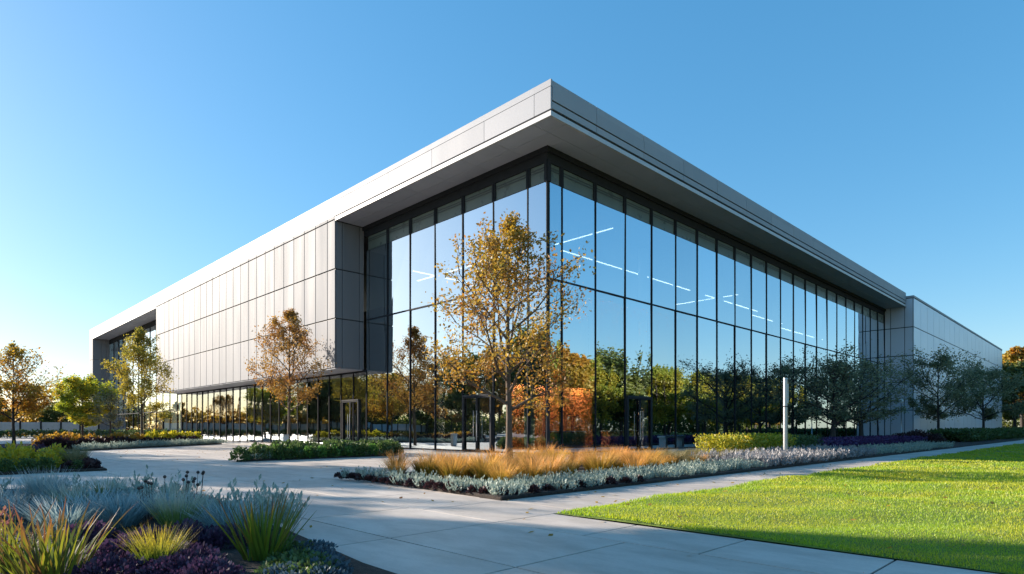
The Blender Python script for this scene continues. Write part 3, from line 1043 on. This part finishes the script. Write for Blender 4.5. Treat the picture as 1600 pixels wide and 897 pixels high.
P_orange = leafmat('feathery orange grass', [(0.38, 0.25, 0.035), (0.46, 0.27, 0.04), (0.22, 0.24, 0.03)], .5, grad=((0.90, 0.47, 0.13), .36, .76), orand=[(1, .82, .75), (1, 1, .8), (0.8, 0.8, 0.605), (1, .9, 1), (.9, 1, .5)])
P_yellow = leafmat('yellow grass', [(.20, .25, .02), (.28, .28, .02), (.16, .2, .02)], .5, grad=((.55, .38, .05), .3, .9))
P_silver = leafmat('silver leaves', [(0.269, 0.336, 0.279), (0.36, 0.426, 0.352), (0.432, 0.495, 0.405), (0.216, 0.279, 0.227)], .3)
P_silver2 = leafmat('pale lilac silver leaves', [(0.302, 0.288, 0.302), (0.374, 0.36, 0.36), (0.245, 0.245, 0.259), (0.432, 0.41, 0.389)], .3)
P_darkred = leafmat('dark red leaves', [(0.036, 0.0128, 0.016), (0.056, 0.0176, 0.02), (0.024, 0.0112, 0.0144)], .25)
P_purple = leafmat('purple leaves', [(0.06, 0.027, 0.072), (0.09, 0.042, 0.096), (0.042, 0.021, 0.054), (0.12, 0.066, 0.12)], .3)
P_violet = leafmat('violet flowers', [(.07, .025, .11), (.11, .04, .16), (.05, .02, .08)], .3)
P_green = leafmat('green shrub leaves', [(0.06, 0.108, 0.03), (0.096, 0.156, 0.036), (0.132, 0.192, 0.048), (0.042, 0.072, 0.024)], .35)
P_lush = leafmat('bright green leaves', [(.08, .19, .03), (.12, .26, .04), (.06, .14, .02)], .4)
P_gold = leafmat('golden hedge leaves', [(0.601, 0.486, 0.024), (0.458, 0.429, 0.024), (0.315, 0.358, 0.024), (0.715, 0.515, 0.036)], .45)
P_sword = leafmat('sword leaves', [(0.09, 0.17, 0.0132), (0.18, 0.26, 0.0176), (0.054, 0.12, 0.0132), (0.27, 0.28, 0.0176), (0.126, 0.06, 0.0264)], .4, grad=((0.192, 0.0625, 0.033), .6, 1.0), rough=.6)
P_bronze = leafmat('bronze sword leaves', [(.15, .19, .018), (.24, .24, .018), (.10, .15, .018), (.15, .07, .027), (.30, .22, .027)], .45, grad=((.30, .075, .035), .55, 1.0), rough=.6)
P_blue = leafmat('blue fescue', [(0.221, 0.326, 0.33), (0.306, 0.419, 0.42), (0.17, 0.248, 0.255)], .35, grad=((0.714, 0.744, 0.69), .55, 1.0))
P_plume = leafmat('white plume grass', [(0.154, 0.242, 0.055), (0.22, 0.308, 0.088), (0.11, 0.176, 0.044)], .4, grad=((0.726, 0.704, 0.616), .40, .8))
P_fesc = leafmat('yellow tuft', [(.10, .17, .02), (.16, .22, .02), (.08, .13, .02)], .5, grad=((.60, .46, .04), .35, .8))
P_yflower = leafmat('yellow flowers', [(.75, .55, .02), (.62, .48, .03), (.30, .34, .03), (.78, .62, .05)], .45)
P_bluedark = leafmat('blue groundcover leaves', [(.07, .11, .14), (.10, .15, .18), (.05, .08, .10)], .25)
P_tan = leafmat('tan grass', [(.26, .22, .09), (.34, .27, .12), (.18, .18, .06)], .4)
P_pink = leafmat('red flowers', [(.32, .09, .08), (.40, .16, .14), (.25, .20, .05)], .35)
P_brown = leafmat('seed heads', [(.05, .03, .025), (.09, .05, .035)], .2)

def mesh_blades(name, mat, *a, **k):
    V, f = blades(*a, **k)
    return npmesh(name, V, 4, mat, f)
def plants(name, meshes, spots, label, cat, group=None, smin=.85, smax=1.15, z=.05):
    for i, (x, y) in enumerate(spots):
        o = link(name, meshes[i % len(meshes)])
        s = random.uniform(smin, smax)
        o.location = (x, y, z)
        o.rotation_euler = (random.uniform(-.05, .05), random.uniform(-.05, .05), random.uniform(0, 6.28))
        o.scale = (s, s, s * random.uniform(.9, 1.1))
        tag(o, label, cat, group)

def scatter(x0, x1, y0, y1, step, jit=.3, test=None):
    r = []
    k = 0
    y = y0
    while y <= y1:
        x = x0 + (k % 2) * step / 2
        while x <= x1:
            p = (x + random.uniform(-jit, jit) * step, y + random.uniform(-jit, jit) * step)
            if test is None or test(*p):
                r.append(p)
            x += step
        y += step * .87
        k += 1
    return r
def inside(poly, x, y):
    c = False
    n_ = len(poly)
    for i in range(n_):
        (x0, y0), (x1, y1) = poly[i], poly[(i + 1) % n_]
        if (y0 > y) != (y1 > y) and x < (x1 - x0) * (y - y0) / (y1 - y0) + x0:
            c = not c
    return c

# corner bed before the glass corner
m_or = [mesh_blades('amber_grass', P_orange, 330, .70, .10, .62, .34, .0065, s_, 5, .42) for s_ in (1, 2, 3)]
plants('amber_grass', m_or, scatter(-13.0, -4.2, -10.1, -5.7, .95), 'feathery amber and pink grass clump in the corner bed round the tall autumn tree', 'ornamental grass', 'amber grasses in the corner bed', .75, 1.15)
m_tan = [mesh_blades('tan_grass', P_tan, 300, .5, .12, .5, .35, .005, s_, 4, .35) for s_ in (4, 5)]
plants('tan_grass', m_tan, scatter(-3.6, 1.6, -9.3, -6.2, .9), 'low straw coloured grass clump right of the amber grasses before the copper wall', 'ornamental grass', 'straw grasses in the corner bed')
m_si = [npmesh('silver_plant', stems(38, .24, .24, .06, 8, s_), 4, P_silver) for s_ in (1, 2, 3)]
m_sl = [npmesh('lilac_plant', stems(34, .25, .32, .10, 9, s_), 4, P_silver2) for s_ in (4, 5, 6)]
sp = [p for p in scatter(-13.6, -2.6, -11.2, -10.3, .42) + scatter(-13.6, -13.2, -10.2, -5.8, .42)]
plants('silver_plant', m_si, sp, 'silver leaved edging plant in the corner bed beside the paving', 'plant', 'silver edging plants of the corner bed')
sp = scatter(-2.3, 9.5, -11.2, -8.9, .52)
plants('lilac_plant', m_sl, sp, 'pale lilac grey plant in the bed along the lawn path, left of the bollard light', 'plant', 'lilac grey plants along the lawn path', .9, 1.2)
sp = scatter(10, 26, -11.2, -9.6, .62)
plants('silver_plant', m_si, sp, 'silver green plant in shade along the lawn path before the purple bed', 'plant', 'shaded silver plants along the lawn path', 1.1, 1.5)
m_dr = [npmesh('dark_edging', mound(200, .12, .11, .055, s_), 4, P_darkred) for s_ in (1, 2)]
sp = [(-13.75 + random.uniform(-.05, .05), y) for y in np.arange(-11.2, -5.4, .34)] + [(x, -11.36 + random.uniform(-.04, .04)) for x in np.arange(-13.5, -9, .5)]
plants('dark_edging', m_dr, sp, 'small dark red rosette on the very rim of the corner bed', 'plant', 'dark red rosettes on the rim')

def hedge(name, loc, rx, ry, h, mat, n, label, cat='hedge', ls=.09, rz=0, box=True, seed=5):
    r = link(name, npmesh(name, mound(n, rx, h, ls, seed, .5, ry, box), 4, mat))
    r.location = loc
    r.rotation_euler = (0, 0, rz)
    return tag(r, label, cat)
hedge('gold_hedge', (4.6, -7.7, .05), 3.6, .7, .88, P_gold, 9000, 'low golden yellow hedge left of the bollard light', ls=.10)
hedge('green_hedge', (10.7, -7.5, .05), 1.9, .6, .80, P_green, 5000, 'short clipped green hedge right of the bollard light', ls=.08)
hedge('flower_bed', (23.0, -6.9, .05), 10.5, 1.7, .55, P_violet, 16000, 'wide deep purple flower mass under the dark spreading trees', 'flowers', ls=.12)
hedge('dark_shrub', (37.5, -7.0, .05), 3.6, 1.9, .9, P_darkred, 5000, 'dark maroon shrubs between the purple flowers and the long green hedge', 'shrub', ls=.12, box=False)
hedge('green_hedge', (59, -8.6, .05), 17.5, 1.6, .95, P_green, 26000, 'long green grass hedge in shade before the wing wall', ls=.22)
hedge('green_hedge', (92, -8.6, .05), 14, 1.6, 1.0, P_green, 10000, 'farther stretch of green grass hedge towards the right edge', ls=.3)

# island bed before the silver box
m_g = [npmesh('green_shrub', mound(700, .38, .55, .10, s_), 4, P_green) for s_ in (1, 2, 3)]
sp = scatter(-12.3, -3.6, 4.6, 8.0, .68, .25, lambda x, y: inside(BED_B, x, y + (.0)))
plants('green_shrub', m_g, sp, 'leafy green shrub in the island bed before the silver box', 'shrub', 'green shrubs in the island bed')
m_l = [npmesh('bright_plant', mound(240, .22, .42, .11, s_, 1.0), 4, P_lush) for s_ in (1, 2)]
plants('bright_plant', m_l, [(-11 + .62 * k, 4.55 + random.uniform(-.05, .1)) for k in range(9)], 'bright green plant along the front rim of the island bed', 'plant', 'bright green plants of the island bed')
plants('silver_plant', m_si, [(-12.2 + .4 * k, 4.5 + .1 * k) for k in range(3)] + [(-6.9 + .35 * k, 4.65) for k in range(4)], 'silver plant at the rim of the green island bed', 'plant', 'silver plants of the island bed')

# far left bed
sp = [(-14.6 + 10.2 * t + q_ * .7 - .2, 21.4 + 9.0 * t + q_ * .75) for t in np.linspace(0, 1, 22) for q_ in (0, 1)]
plants('silver_plant', m_si, sp, 'silver plant along the front of the far left bed', 'plant', 'silver plants of the far left bed', 1.2, 1.7)
m_o2 = [npmesh('orange_shrub', mound(420, .5, .75, .16, s_), 4, L_orange) for s_ in (1, 2)]
m_y2 = [npmesh('yellow_shrub', mound(420, .5, .75, .16, s_), 4, P_gold) for s_ in (1, 2)]
m_d2 = [npmesh('dark_shrub', mound(420, .5, .55, .16, s_), 4, P_darkred) for s_ in (1, 2)]
ln_ = lambda t, o: (-16.0 + 10.5 * t - o * .5, 24.2 + 8.5 * t + o)
plants('orange_shrub', m_o2, [ln_(t, 0) for t in np.linspace(0, .55, 12)], 'low orange shrub in the far left bed behind the silver plants', 'shrub', 'orange shrubs of the far left bed', .85, 1.2)
plants('yellow_shrub', m_y2, [ln_(t, 0) for t in np.linspace(.6, 1.02, 9)], 'low golden shrub in the far left bed nearest the building', 'shrub', 'golden shrubs of the far left bed', .85, 1.2)
plants('dark_shrub', m_d2, [ln_(t, -1.0) for t in np.linspace(-.05, .9, 16)], 'low dark shrub between the silver and orange plants of the far left bed', 'shrub', 'dark shrubs of the far left bed', .8, 1.1)

# left bed across the paving
m_pp = [npmesh('purple_shrub', mound(500, .45, .5, .10, s_), 4, P_purple) for s_ in (1, 2, 3)]
m_yb = [npmesh('yellow_shrub', mound(520, .42, .62, .11, s_, .9), 4, P_gold) for s_ in (3, 4)]
plants('purple_shrub', m_pp, scatter(-24, -17.9, 5.6, 10.5, .95, .3, lambda x, y: inside(BED_D, x, y)), 'dull purple shrub at the back of the left bed', 'shrub', 'purple shrubs of the left bed', .9, 1.2)
plants('green_shrub', m_g, scatter(-24, -17.6, 2.7, 3.0, .55), 'green shrub at the front of the left bed', 'shrub', 'green shrubs of the left bed', .45, .7)
m_yf = [npmesh('yellow_shrub', mound(420, .36, .62, .10, s_, .9), 4, P_yflower) for s_ in (3, 4)]
plants('yellow_shrub', m_yf, [(-19.3, 3.6), (-18.9, 4.3), (-18.5, 3.5), (-19.7, 4.6), (-20.2, 3.9), (-18.2, 4.3), (-19.0, 5.2)], 'bright yellow shrub in the left bed at the left edge', 'shrub', 'yellow shrubs of the left bed', .95, 1.2)
plants('tan_grass', m_tan, [(-17.8, 3.7), (-17.6, 4.4), (-17.9, 5.0), (-18.6, 5.4)], 'straw coloured grass clump in the left bed', 'ornamental grass', 'straw grasses of the left bed', 1.1, 1.5)
plants('dark_shrub', m_dr, [(-17.5 + random.uniform(-.3, .3), 2.7 + .36 * k) for k in range(9)] + [(-18.0, 2.8 + .5 * k) for k in range(5)], 'small dark red shrub at the right end of the left bed', 'shrub', 'dark red shrubs of the left bed', 1.5, 2.1)

# near bed at the viewer's left
FD = (math.cos(A), math.sin(A))
RT = (math.sin(A), -math.cos(A))
def near(d, r):
    return (CAM[0] + FD[0] * d + RT[0] * r, CAM[1] + FD[1] * d + RT[1] * r)
def one(name, mesh, d, r, label, cat, s=1.0, rz=0, group=None, z=.06):
    x, y = near(d, r)
    o = link(name, mesh)
    o.location = (x, y, z)
    o.rotation_euler = (0, 0, rz)
    o.scale = (s, s, s)
    return tag(o, label, cat, group)
one('sword_plant', mesh_blades('sword_plant', P_sword, 110, .66, .16, .70, .12, .014, 21, 6, .45), 5.75, -2.36, 'green sword leaved clump with bronze tips beside the paving', 'plant')
one('sword_plant', mesh_blades('sword_plant', P_bronze, 110, .66, .28, .70, .22, .015, 22, 6, .5), 4.9, -3.72, 'big yellow and bronze sword leaved clump at the lower left corner', 'plant')
one('sword_plant', mesh_blades('sword_plant', P_bronze, 80, .66, .22, .7, .2, .014, 23, 6, .5), 5.3, -4.45, 'yellow bronze sword leaved clump cut by the left edge', 'plant')
one('yellow_tuft', mesh_blades('yellow_tuft', P_fesc, 320, .44, .10, .55, .25, .0035, 24, 5, .35), 5.25, -3.05, 'fine yellow green grass tuft between the sword leaved clumps', 'ornamental grass')
one('plume_grass', mesh_blades('plume_grass', P_plume, 230, .66, .10, .55, .26, .0055, 25, 5, .4), 7.0, -3.85, 'pale plume grass with green base left of the green sword clump', 'ornamental grass')
one('plume_grass', mesh_blades('plume_grass', P_plume, 230, .62, .10, .55, .30, .006, 26, 5, .4), 9.6, -6.35, 'pale plume grass at the back of the near bed behind the blue fescue', 'ornamental grass')
m_pl = [mesh_blades('plume_grass', P_plume, 200, .62, .10, .55, .28, .006, s_, 5, .4) for s_ in (81, 82)]
for i, (d, r_) in enumerate([(8.4, -6.1), (9.0, -4.95), (10.2, -7.9), (7.9, -3.05), (9.6, -8.9)]):
    one('plume_grass', m_pl[i % 2], d, r_, 'smaller pale plume grass scattered through the silver part of the near bed', 'ornamental grass', random.uniform(.8, 1.05), random.uniform(0, 6), 'smaller plume grasses of the near bed')
one('silver_tuft', mesh_blades('silver_tuft', P_blue, 300, .72, .14, .45, .15, .006, 27, 5, .4), 9.0, -6.9, 'tall spiky silver plant at the back of the near bed', 'plant')
m_bf = [mesh_blades('blue_fescue', P_blue, 270, .42, .16, .85, .42, .0075, s_, 4, .45) for s_ in (31, 32, 33)]
for i, (d, r) in enumerate([(7.6, -4.9), (7.9, -5.5), (8.3, -4.7), (8.5, -5.3), (7.2, -5.3), (6.9, -3.2), (8.8, -5.9), (8.0, -4.2), (7.3, -3.35), (9.3, -7.6), (8.6, -7.3), (8.2, -6.6)]):
    one('blue_fescue', m_bf[i % 3], d, r, 'blue grey fescue mound in the near bed', 'ornamental grass', random.uniform(.9, 1.2), random.uniform(0, 6), 'blue fescue mounds of the near bed')
m_pu = [npmesh('purple_plant', mound(1100, .32, .20, .045, s_, .8), 4, P_purple) for s_ in (41, 42, 43)]
for i, (d, r) in enumerate([(6.1, -3.65), (6.4, -3.4), (5.2, -2.75), (5.6, -3.0), (4.95, -2.75), (4.95, -3.25), (5.7, -3.65), (6.4, -3.0), (4.85, -2.45), (6.6, -4.6)]):
    one('purple_plant', m_pu[i % 3], d, r, 'low purple leaved plant between the clumps of the near bed', 'plant', random.uniform(.8, 1.1), random.uniform(0, 6), 'purple plants of the near bed')
m_lo = [npmesh('low_plant', mound(420, .24, .10, .045, s_), 4, P_green) for s_ in (51, 52)]
for i, (d, r) in enumerate([(5.5, -1.95), (5.3, -1.75), (6.0, -2.15), (6.3, -2.45), (5.1, -1.95), (6.6, -2.7), (5.05, -1.7)]):
    one('low_plant', m_lo[i % 2], d, r, 'low dark green plant on the paving rim of the near bed', 'plant', random.uniform(.8, 1.1), random.uniform(0, 6), 'low green plants of the near bed')
m_bl = [npmesh('blue_groundcover', mound(420, .24, .09, .04, s_), 4, P_bluedark) for s_ in (55, 56)]
for i, (d, r_) in enumerate([(4.95, -1.55), (5.2, -1.6), (5.45, -1.72), (5.75, -1.85), (4.8, -1.75), (5.0, -1.85), (6.1, -2.0)]):
    one('blue_groundcover', m_bl[i % 2], d, r_, 'low dark blue groundcover at the paving corner of the near bed', 'plant', random.uniform(.8, 1.1), random.uniform(0, 6), 'blue groundcover of the near bed')
m_sn = [npmesh('silver_plant', stems(46, .3, .42, .08, 11, s_), 4, P_silver) for s_ in (61, 62)]
for i, (d, r) in enumerate([(8.8, -8.0), (9.4, -8.4), (8.2, -7.6), (7.7, -4.0), (7.9, -3.5), (9.2, -5.3), (9.9, -7.2), (9.6, -5.8), (7.4, -2.95)]):
    one('silver_plant', m_sn[i % 2], d, r, 'silver leaved upright plant towards the back of the near bed', 'plant', random.uniform(.9, 1.2), random.uniform(0, 6), 'silver plants of the near bed')
m_pk = [npmesh('pink_flower', np.concatenate([stems(20, .25, .5, .06, 8, s_), mound(120, .28, .52, .06, s_, 1.2)]), 4, P_pink) for s_ in (71, 72)]
for i, (d, r) in enumerate([(7.0, -6.0)]):
    one('pink_flower', m_pk[i % 2], d, r, 'dull red flowering plant behind the big bronze sword clump', 'flowers', random.uniform(.8, 1), random.uniform(0, 6), 'pink flowers of the near bed')
sd = MB()
for i in range(16):
    x, y = random.uniform(-.4, .4), random.uniform(-.3, .3)
    h_ = random.uniform(.45, .66)
    sd.tube([(x, y, 0), (x * 1.15, y * 1.1, h_)], [.004, .003], 4)
    sd.tube([(x * 1.15, y * 1.1, h_ - .012), (x * 1.15, y * 1.1, h_ + .008), (x * 1.15, y * 1.1, h_ + .03)], [.012, .024, .010], 8)
so_ = sd.build('seed_head_plant', P_brown)
so_.location = (*near(8.2, -4.55), .05)
tag(so_, 'round brown seed heads on thin stalks above the blue fescue', 'plant')

# ------------------------------------------------------------------ site furniture
b = empty('bollard_light', (2.9, -9.9, .05))
tag(b, 'tall slim brushed steel light column in the lilac plants by the lawn path', 'bollard light')
MB().tube([(0, 0, 0), (0, 0, 3.1)], [.088, .088], 28).build('post', M['steel'], b, smooth=False)
MB().tube([(0, 0, 3.1), (0, 0, 3.13), (0, 0, 3.18)], [.09, .092, .085], 28).build('cap', M['steel'], b)
MB().tube([(0, 0, 2.05), (0, 0, 2.09)], [.091, .091], 28).build('collar', M['frame'], b)
MB().box(-.035, .035, -.097, -.086, 2.2, 2.95).build('lens', M['white'], b)
MB().tube([(0, 0, -.02), (0, 0, .03)], [.19, .19], 28).build('base_plate', M['steel'], b)

# screen fence at the left boundary
fn = empty('screen_fence', (-14, 75, 0))
tag(fn, 'low fence of pale screens and dark posts beyond the trees at the left', 'fence')
pn = MB()
for i in range(26):
    x = -38 + 2.0 * i
    if x > 11:
        break
    MB().box(x - .09, x + .09, -.09, .09, 0, 2.1).build('post', M['frame'], fn)
    if x < 9:
        pn.box(x + .092, x + 1.908, -.02, .02, .75, 1.95)
pn.build('screen', M['fence_panel'], fn)
hb = hedge('dark_hedge', (-16, 72.5, 0), 20, .8, .9, P_green, 9000, 'low dark hedge at the foot of the screen fence', ls=.22)

# litter bin near the russet tree
lb = empty('litter_bin', (-6.1, 14.8, 0))
lb.scale = (.75, .75, .85)
tag(lb, 'small pale litter bin beside the trunk of the russet tree', 'litter bin')
MB().box(-.22, .22, -.22, .22, .05, .95).build('body', M['fence_panel'], lb, bevel=.02)
MB().box(-.25, .25, -.25, .25, .953, 1.05).build('lid', M['steel'], lb, bevel=.02)
MB().box(-.19, .19, -.19, .19, 0, .047).build('base', M['frame'], lb)
# stone bench before the right glass
bn = empty('stone_bench', (15.2, -2.4, 0))
tag(bn, 'grey stone bench before the right glass, behind the bollard light', 'bench')
MB().box(-1.3, 1.3, -.3, .3, .62, .75).build('seat', M['plaster'], bn, bevel=.01)
for s in (-1, 1):
    MB().box(s * 1.05 - .12, s * 1.05 + .12, -.26, .26, 0, .617).build('leg', M['plaster'], bn, bevel=.01)
# slim path lamps before the end of the glass
for i, (x, y, l_) in enumerate([(35.5, -3.2, 'slim lamp post with a small round head between the two spreading trees'), (46.0, -4.0, 'slim lamp post with a small round head before the wing corner'), (118, -9, 'small lamp post before the trees at the far right')]):
    lp = empty('lamp_post', (x, y, 0))
    tag(lp, l_, 'lamp post')
    MB().tube([(0, 0, 0), (0, 0, 3.6)], [.06, .045], 12).build('post', M['steel'], lp, smooth=True)
    MB().tube([(0, 0, 3.6), (0, 0, 3.68), (0, 0, 3.85), (0, 0, 3.98), (0, 0, 4.02)], [.05, .17, .22, .15, .03], 14).build('head', M['white'], lp, smooth=True)
    MB().tube([(0, 0, 0), (0, 0, .05)], [.14, .14], 14).build('base_plate', M['steel'], lp)
# white rail by the car park beyond the wing
rl = empty('white_rail', (128, -13, 0))
tag(rl, 'low white rail in front of the trees at the far right', 'rail')
MB().box(-9, 22, -.06, .06, .75, .95).build('top_rail', M['white'], rl)
for k in range(9):
    MB().box(-9 + 3.8 * k, -8.85 + 3.8 * k, -.07, .07, 0, .748).build('post', M['white'], rl)
